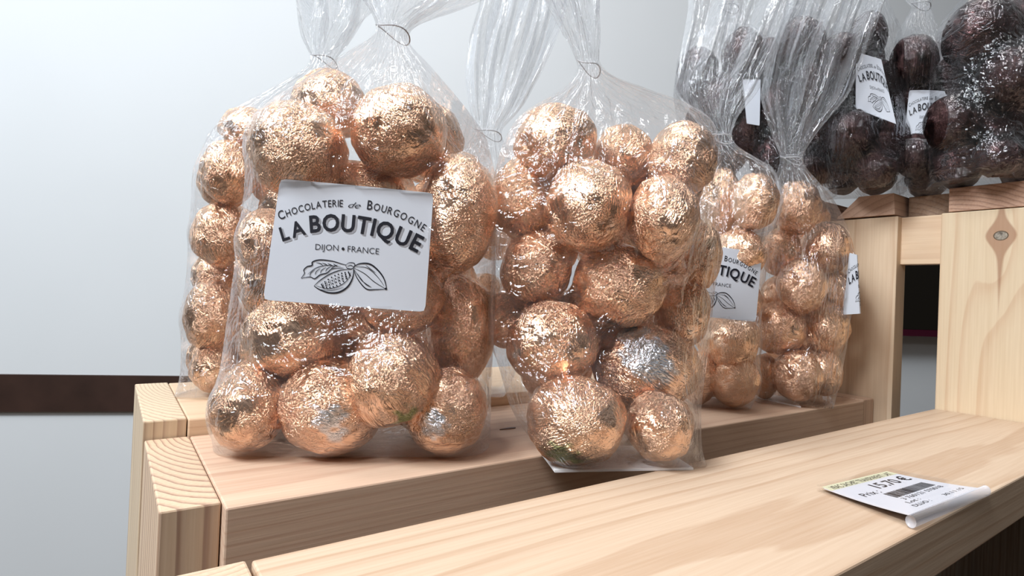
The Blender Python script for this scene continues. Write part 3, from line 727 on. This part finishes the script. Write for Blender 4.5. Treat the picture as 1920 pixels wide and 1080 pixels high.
# ---- second bag
bag('b', 'second front bag of copper foil chocolates, without a visible label, overhanging the crate edge', (1165, 860), 0.0, (0.90, -0.44), 0.020, [
    (1042, 270, 74, 70, 0.003, 'finely ridged copper foil chocolate at the top left of the second bag'),
    (1168, 290, 54, 52, -0.020, 'copper foil chocolate tucked between the two top ones of the second bag'),
    (1278, 302, 63, 68, 0.000, 'copper foil chocolate at the top right of the second bag'),
    (978, 378, 58, 72, -0.006, 'copper foil chocolate second from top along the left side of the second bag'),
    (1103, 390, 78, 86, 0.006, 'smooth fronted copper foil chocolate at the upper centre of the second bag'),
    (1242, 412, 66, 78, 0.002, 'crinkled copper foil chocolate right of the upper centre one in the second bag'),
    (1005, 504, 64, 66, 0.000, 'copper foil chocolate with vertical ridges, left side of second bag at mid height'),
    (1160, 535, 85, 75, 0.006, 'ridged copper foil chocolate in the very middle of the second bag'),
    (1276, 585, 54, 68, -0.010, 'copper foil chocolate at the right side of the second bag, mid height'),
    (1034, 644, 82, 78, 0.004, 'copper foil chocolate with a dent, lower left of the second bag', {'silver': [(-0.75, -0.2, 0.2)]}),
    (1204, 688, 92, 82, 0.004, 'heavily crumpled silvery copper foil chocolate, lower right of the second bag', {'silver': [(0.05, 0.35, 0.5), (0.3, 0.1, 0.35), (-0.2, 0.75, 0.35)]}),
    (1080, 788, 90, 78, 0.002, 'copper foil chocolate with a painted green reflection at the bottom left of the second bag', {'green': [(-0.25, -0.62, 0.36), (0.0, -0.75, 0.25)]}),
    (1236, 800, 62, 64, -0.004, 'copper foil chocolate at the bottom right of the second bag'),
    (945, 600, 42, 50, -0.018, 'shaded copper foil chocolate at the left edge of the second bag'),
    (1120, 640, 55, 55, -0.032, 'copper foil chocolate deep in the middle of the second bag'),
    (1315, 480, 36, 60, -0.012, 'copper foil chocolate at the right edge of the second bag, beside the half hidden label'),
  ], [(884, 1030, 1312), (850, 1002, 1312), (760, 955, 1314), (650, 925, 1330), (500, 922, 1345), (380, 922, 1350), (290, 935, 1352), (240, 955, 1345), (205, 985, 1315), (178, 1040, 1215), (155, 1072, 1150),
      (128, 1088, 1120, 'n'), (80, 1070, 1124), (30, 1045, 1128), (-40, 1010, 1130), (-90, 990, 1140)],
  card=[(1040, 885), (1300, 880)], seed=2, fillers='copper foil chocolate in shade in the back layer of the second front bag', tail_fold=0.006)

# ---- third bag
bag('c', 'third bag of copper foil chocolates, its label half hidden by the second bag', (1362, 760), 0.0, (0.80, -0.60), 0.020, [
    (1350, 378, 42, 60, -0.004, 'copper foil chocolate at the top left of the third bag'),
    (1416, 378, 45, 52, 0.000, 'copper foil chocolate at the top right of the third bag'),
    (1383, 478, 50, 46, 0.000, 'copper foil chocolate just above the half hidden label'),
    (1370, 640, 52, 56, 0.000, 'copper foil chocolate just below the half hidden label'),
    (1376, 712, 46, 50, -0.002, 'copper foil chocolate at the bottom of the third bag'),
    (1312, 712, 34, 48, -0.004, 'copper foil chocolate low in the third bag, half behind the second bag'),
    (1380, 560, 46, 46, -0.010, 'copper foil chocolate hidden behind the half hidden label'),
  ], [(768, 1288, 1400), (720, 1280, 1408), (600, 1276, 1424), (470, 1278, 1440), (380, 1285, 1458), (325, 1295, 1455), (300, 1310, 1410), (280, 1325, 1375),
      (258, 1334, 1368, 'n'), (215, 1296, 1385), (170, 1262, 1425), (90, 1280, 1470), (0, 1300, 1510), (-60, 1300, 1540)],
  lab=dict(corners=[(1262, 452), (1433, 474), (1421, 604), (1246, 586)], v=0.020, bend=0.0035), seed=3, fillers='copper foil chocolate in shade in the back layer of the third copper bag', tail_fold=0.010)

# ---- fourth bag
bag('d', 'fourth copper foil chocolate bag, rightmost, against the tall crate board', (1490, 756), 0.0, (0.62, -0.785), 0.021, [
    (1495, 390, 42, 50, 0.000, 'copper foil chocolate at the very top of the fourth bag'),
    (1464, 474, 36, 44, 0.000, 'copper foil chocolate second row left in the fourth bag'),
    (1548, 468, 48, 48, -0.002, 'copper foil chocolate second row right in the fourth bag'),
    (1503, 536, 47, 50, 0.006, 'copper foil chocolate in the middle of the fourth bag'),
    (1566, 545, 30, 36, -0.010, 'small showing copper foil chocolate beside the edge label of the fourth bag'),
    (1460, 616, 48, 48, 0.002, 'copper foil chocolate lower left of the fourth bag'),
    (1546, 616, 46, 48, 0.000, 'copper foil chocolate lower right of the fourth bag'),
    (1494, 704, 47, 46, 0.002, 'copper foil chocolate at the bottom middle of the fourth bag'),
    (1432, 706, 28, 40, -0.004, 'copper foil chocolate at the bottom left of the fourth bag'),
    (1546, 700, 32, 42, -0.008, 'copper foil chocolate at the bottom right of the fourth bag'),
  ], [(762, 1408, 1562), (720, 1404, 1575), (640, 1408, 1590), (560, 1415, 1598), (480, 1425, 1602), (430, 1434, 1592), (380, 1442, 1568), (340, 1450, 1535), (318, 1458, 1512),
      (298, 1466, 1500, 'n'), (250, 1446, 1530), (180, 1425, 1590), (100, 1440, 1620), (0, 1480, 1655), (-60, 1500, 1680)],
  lab=dict(corners=[(1592, 474), (1607, 478), (1613, 588), (1580, 590)], v=0.006, bend=0.0, wrap=0.30), card=[(1408, 744), (1502, 764)], seed=4, fillers='copper foil chocolate in shade in the back layer of the fourth copper bag', tail_fold=0.012)

# ---- bag behind the largest one (left)
bag('e', 'bag of copper foil chocolates behind the largest bag, showing at its left', (450, 740), 0.0066, (0.85, -0.52), 0.022, [
    (470, 245, 56, 40, -0.002, 'copper foil chocolate topmost in the back left bag'),
    (428, 325, 52, 58, 0.000, 'round copper foil chocolate at the left, behind the largest bag, second from top'),
    (415, 440, 55, 58, 0.000, 'pinched copper foil chocolate at the left, behind the largest bag, third from top'),
    (398, 594, 52, 66, 0.000, 'copper foil chocolate at the left, behind the largest bag, fourth from top'),
    (400, 692, 42, 44, 0.000, 'lowest copper foil chocolate at the left, behind the largest bag'),
  ], [(742, 338, 560), (700, 340, 570), (600, 342, 580), (500, 352, 590), (400, 358, 600), (320, 362, 600), (250, 395, 610), (200, 460, 625), (160, 530, 640), (135, 575, 640),
      (112, 588, 625, 'n'), (80, 570, 660), (20, 566, 700), (-60, 560, 720)], seed=5, fillers='copper foil chocolate in shade in the back layer of the back left bag', tail_fold=0.012)

# ---- bag behind, between the two front ones (its tall tail shows)
bag('f', 'bag behind the two front bags whose tall crumpled tail rises between them', (905, 738), 0.0066, (0.86, -0.51), 0.020, [
    (905, 560, 46, 46, -0.002, 'copper foil chocolate glimpsed in the gap between the two front bags'),
    (880, 350, 46, 46, -0.004, 'copper foil chocolate of the back middle bag, behind the right shoulder of the largest bag'),
    (930, 440, 46, 48, -0.002, 'copper foil chocolate of the back middle bag, upper part of the gap'),
  ], [(738, 835, 948), (700, 832, 968), (600, 830, 978), (450, 830, 978), (350, 836, 975), (300, 850, 965), (275, 870, 950),
      (248, 895, 935, 'n'), (200, 880, 980), (130, 872, 1020), (60, 880, 1050), (0, 900, 1065), (-60, 910, 1080)], seed=6, tail_fold=0.014)

# ---- dark foil bags on the upper crate
DG = 'cellophane bags of dark foil chocolates'
bag('g', 'leftmost dark foil chocolate bag, greyed by the clear tails in front of it', (1345, 340), 0.1402, (0.62, -0.785), 0.022, [
    (1308, 130, 34, 38, 0, 'dark foil chocolate high in the leftmost dark bag, left side'),
    (1392, 100, 38, 42, 0, 'dark foil chocolate high in the leftmost dark bag, right side'),
    (1345, 195, 36, 40, 0, 'dark foil chocolate in the middle of the leftmost dark bag'),
    (1400, 255, 40, 42, 0, 'dark foil chocolate showing under the clear film flap, leftmost dark bag'),
    (1335, 290, 36, 38, 0, 'dark foil chocolate low in the leftmost dark bag'),
    (1400, 175, 34, 36, -0.008, 'dark foil chocolate at the right of the leftmost dark bag'),
  ], [(352, 1285, 1432), (280, 1276, 1440), (180, 1262, 1440), (110, 1270, 1436), (70, 1300, 1425), (40, 1330, 1400), (15, 1350, 1382, 'n'), (-30, 1330, 1410), (-60, 1320, 1430)], kind='dark', group=DG, seed=7, fillers='dark foil chocolate in shade in the back layer of the leftmost dark bag', depth=0.44,
  lab=dict(corners=[(1392, 150), (1426, 150), (1424, 236), (1400, 232)], v=0.022, text=False), tail_fold=0.008)
bag('h', 'second dark foil chocolate bag from the left, behind the fourth copper bag tail', (1500, 345), 0.1402, (0.55, -0.83), 0.024, [
    (1440, 115, 34, 38, 0, 'dark foil chocolate top left of the second dark bag'),
    (1500, 80, 42, 44, 0, 'dark foil chocolate at the top of the second dark bag'),
    (1455, 200, 38, 42, 0, 'dark foil chocolate on the left side of the second dark bag'),
    (1525, 165, 40, 42, 0, 'dark foil chocolate at the right of the second dark bag, upper'),
    (1450, 295, 42, 42, 0, 'dark foil chocolate low on the left of the second dark bag'),
    (1530, 250, 42, 42, 0, 'dark foil chocolate at the right of the second dark bag, lower'),
    (1522, 318, 40, 30, 0.003, 'dark foil chocolate at the bottom of the second dark bag'),
  ], [(345, 1420, 1570), (280, 1412, 1580), (180, 1405, 1580), (90, 1405, 1575), (40, 1420, 1555), (0, 1450, 1530), (-30, 1475, 1510, 'n'), (-60, 1460, 1530), (-90, 1440, 1550)], kind='dark', group=DG, seed=8, fillers='dark foil chocolate in shade in the back layer of the second dark bag', depth=0.41)
bag('i', 'third dark foil chocolate bag, with a curved label reading diagonally', (1625, 358), 0.1402, (0.50, -0.866), 0.026, [
    (1628, 70, 34, 42, 0, 'smooth dark foil chocolate above the curved label'),
    (1575, 110, 40, 42, 0, 'dark foil chocolate left of the curved label'),
    (1568, 190, 38, 42, 0, 'dark foil chocolate left of the curved label, lower'),
    (1640, 160, 40, 44, -0.006, 'dark foil chocolate behind the curved label'),
    (1595, 250, 42, 44, 0.004, 'dark foil chocolate with a bright glint below the curved label'),
    (1665, 262, 38, 42, 0, 'dark foil chocolate under the right corner of the curved label'),
    (1560, 312, 38, 36, 0, 'dark foil chocolate at the bottom left of the third dark bag'),
    (1640, 320, 40, 36, 0, 'dark foil chocolate at the bottom right of the third dark bag'),
  ], [(362, 1545, 1700), (320, 1530, 1702), (200, 1528, 1700), (110, 1535, 1698), (50, 1560, 1690), (10, 1585, 1670), (-20, 1610, 1650, 'n'), (-60, 1600, 1680), (-90, 1580, 1700)], kind='dark', group=DG, seed=9, fillers='dark foil chocolate in shade in the back layer of the third dark bag', depth=0.385,
  lab=dict(corners=[(1605, 98), (1652, 112), (1680, 233), (1604, 204)], v=0.0275, bend=0.0, gpow=1.7), tail_fold=0.012)
bag('j', 'fourth dark foil chocolate bag, with a narrow upright piece of label', (1725, 366), 0.1402, (0.55, -0.83), 0.022, [
    (1713, 115, 42, 44, 0, 'round dark foil chocolate above the narrow label'),
    (1706, 200, 40, 42, -0.006, 'dark foil chocolate behind the narrow label'),
    (1715, 292, 34, 38, 0.003, 'dark foil chocolate just below the narrow label'),
    (1760, 170, 38, 42, -0.008, 'dark foil chocolate right of the narrow label'),
    (1765, 255, 36, 40, -0.006, 'dark foil chocolate right below the narrow label'),
    (1735, 342, 34, 28, 0, 'dark foil chocolate at the bottom of the fourth dark bag'),
  ], [(372, 1685, 1795), (320, 1676, 1800), (200, 1672, 1800), (120, 1672, 1790), (70, 1680, 1770), (40, 1695, 1755), (10, 1712, 1742, 'n'), (-30, 1690, 1770), (-60, 1680, 1780)], kind='dark', group=DG, seed=10, fillers='dark foil chocolate in shade in the back layer of the fourth dark bag', depth=0.385,
  lab=dict(corners=[(1706, 168), (1790, 172), (1784, 268), (1696, 262)], v=0.0215, bend=0.002), tail_fold=0.012)
bag('k', 'rightmost dark foil chocolate bag, largest of the dark ones and cut by the frame', (1850, 350), 0.1402, (0.66, -0.75), 0.026, [
    (1838, 62, 68, 60, 0, 'large dark foil chocolate at the top of the rightmost dark bag'),
    (1925, 60, 60, 60, -0.004, 'dark foil chocolate in the top right corner of the photo'),
    (1800, 150, 46, 48, 0, 'dark foil chocolate on the left side of the rightmost dark bag, upper'),
    (1890, 150, 56, 54, 0.002, 'dark foil chocolate with a bright white glint in the rightmost dark bag'),
    (1784, 230, 48, 46, 0.004, 'dark foil chocolate on the left side of the rightmost dark bag, middle'),
    (1868, 240, 46, 44, 0.003, 'dark foil chocolate in the centre of the rightmost dark bag'),
    (1935, 250, 40, 46, 0, 'dark foil chocolate at the right frame edge in the rightmost dark bag'),
    (1795, 315, 44, 36, 0, 'dark foil chocolate at the bottom left of the rightmost dark bag'),
    (1870, 312, 44, 34, 0, 'dark foil chocolate at the bottom centre of the rightmost dark bag'),
    (1940, 310, 40, 34, 0, 'dark foil chocolate at the bottom right of the rightmost dark bag'),
  ], [(355, 1752, 1985), (320, 1745, 1990), (200, 1742, 1995), (100, 1748, 1995), (40, 1765, 1980), (0, 1800, 1950), (-40, 1840, 1910), (-60, 1858, 1890, 'n'), (-90, 1840, 1920), (-120, 1820, 1940)], kind='dark', group=DG, seed=11, fillers='dark foil chocolate in shade in the back layer of the rightmost dark bag', depth=0.345, tail_fold=0.012)

# ------------------------------------------------------------------ price tag in its clear sleeve on the front slat
tz = 0.0004
PC = [on_z(1545, 912, 0.002), on_z(1668, 882, 0.002), on_z(1836, 922, 0.002), on_z(1708, 974, 0.002)]
torg = (PC[0] + PC[2]) / 2; torg[2] = 0.0
tag_ = empty('price_tag', torg, 'small price slip in a clear folded plastic sleeve on the front pine slat', 'price tag')
def ts(a, b, z):
    p = (PC[0] * (1 - a) + PC[1] * a) * (1 - b) + (PC[3] * (1 - a) + PC[2] * a) * b
    return (p[0], p[1], z)
def lift(b): return 0.0012 + 0.0018 * b * b                 # slip leans up towards its folded front edge
def strip(name, a0, a1, b0, b1, z0, th, mat, nb=10):
    V = []; Fc = []
    for k in range(nb + 1):
        b = b0 + (b1 - b0) * k / nb
        for a in (a0, a1):
            V.append(ts(a, b, z0(b))); V.append(ts(a, b, z0(b) + th))
    for k in range(nb):
        q = 4 * k; Fc += [(q, q + 4, q + 6, q + 2), (q + 1, q + 3, q + 7, q + 5), (q, q + 1, q + 5, q + 4), (q + 2, q + 6, q + 7, q + 3)]
    Fc += [(0, 2, 3, 1), (4 * nb, 4 * nb + 1, 4 * nb + 3, 4 * nb + 2)]
    return mesh(name, V, Fc, mat, tag_, origin=torg)
t = NT('clear_plastic'); tr_ = t.n('ShaderNodeBsdfTransparent'); gl_ = t.n('ShaderNodeBsdfGlossy'); gl_.inputs['Roughness'].default_value = 0.08
mx_ = t.n('ShaderNodeMixShader'); mx_.inputs[0].default_value = 0.09; t.l(tr_.outputs[0], mx_.inputs[1]); t.l(gl_.outputs[0], mx_.inputs[2]); t.l(mx_.outputs[0], t.out.inputs[0]); PL = t.m
strip('sleeve_back', -0.04, 1.06, -0.06, 1.0, lambda b: 0.0003, 0.0005, PL)
paper = strip('price_slip', 0, 1, 0, 1.0, lift, 0.00025, plain('slip_paper', (0.78, 0.79, 0.86), 0.5))
strip('yellow_edge', 0, 1, -0.035, 0.10, lambda b: lift(max(b, 0)) + 0.00026, 0.00004, plain('yellow_paper', (0.78, 0.77, 0.55), 0.6))
strip('sleeve_front', -0.04, 1.06, -0.06, 1.02, lambda b: lift(max(b, 0)) + 0.0007, 0.0004, PL)
# folded front roll
V = []; Fc = []; nn = 14
for k in range(nn):
    t_ = 2 * pi * k / nn
    for a in (-0.04, 1.06):
        p = ts(a, 1.03 + 0.055 * cos(t_), 0.0021 + 0.0018 * sin(t_)); V.append(p)
for k in range(nn): q = 2 * k; r_ = 2 * ((k + 1) % nn); Fc.append((q, r_, r_ + 1, q + 1))
Fc += [tuple(range(0, 2 * nn, 2)), tuple(range(2 * nn - 1, 0, -2))]
t = NT('clear_roll'); g_ = t.bsdf((0.78, 0.78, 0.84), 0.15, spec=0.8); g_.inputs['Alpha'].default_value = 0.45
mesh('sleeve_fold', V, Fc, t.m, tag_, smooth=True, origin=torg)
tx = Flat()
tx.line_text('VRAC SACHET TRANSPARENT LAIT', (0.05, 0.088), (0.95, 0.088), 0.085, 0.012)
tx.line_text('Prix :', (0.12, 0.42), (0.34, 0.42), 0.10, 0.0)
tx.line_text('15.70 €', (0.42, 0.33), (0.93, 0.33), 0.15, 0.012)
rgb = random.Random(3); xx = 0.30
while xx < 0.88:
    ww = rgb.choice((0.006, 0.010, 0.016)); tx.add([(xx, 0.46), (xx + ww, 0.46), (xx + ww, 0.62), (xx, 0.62)], [(0, 1, 2, 3)]); xx += ww + rgb.choice((0.006, 0.010))
tx.line_text('3 760121 570018', (0.30, 0.71), (0.88, 0.71), 0.06, -0.002)
tx.line_text('Lot :', (0.24, 0.80), (0.40, 0.80), 0.055); tx.line_text('DLUO :', (0.20, 0.90), (0.42, 0.90), 0.055); tx.line_text('30.11.15', (0.62, 0.90), (0.92, 0.90), 0.05)
mesh('printed_text', [ts(a, b, lift(b) + 0.00032) for a, b in tx.v], tx.f, INK, paper, origin=torg)
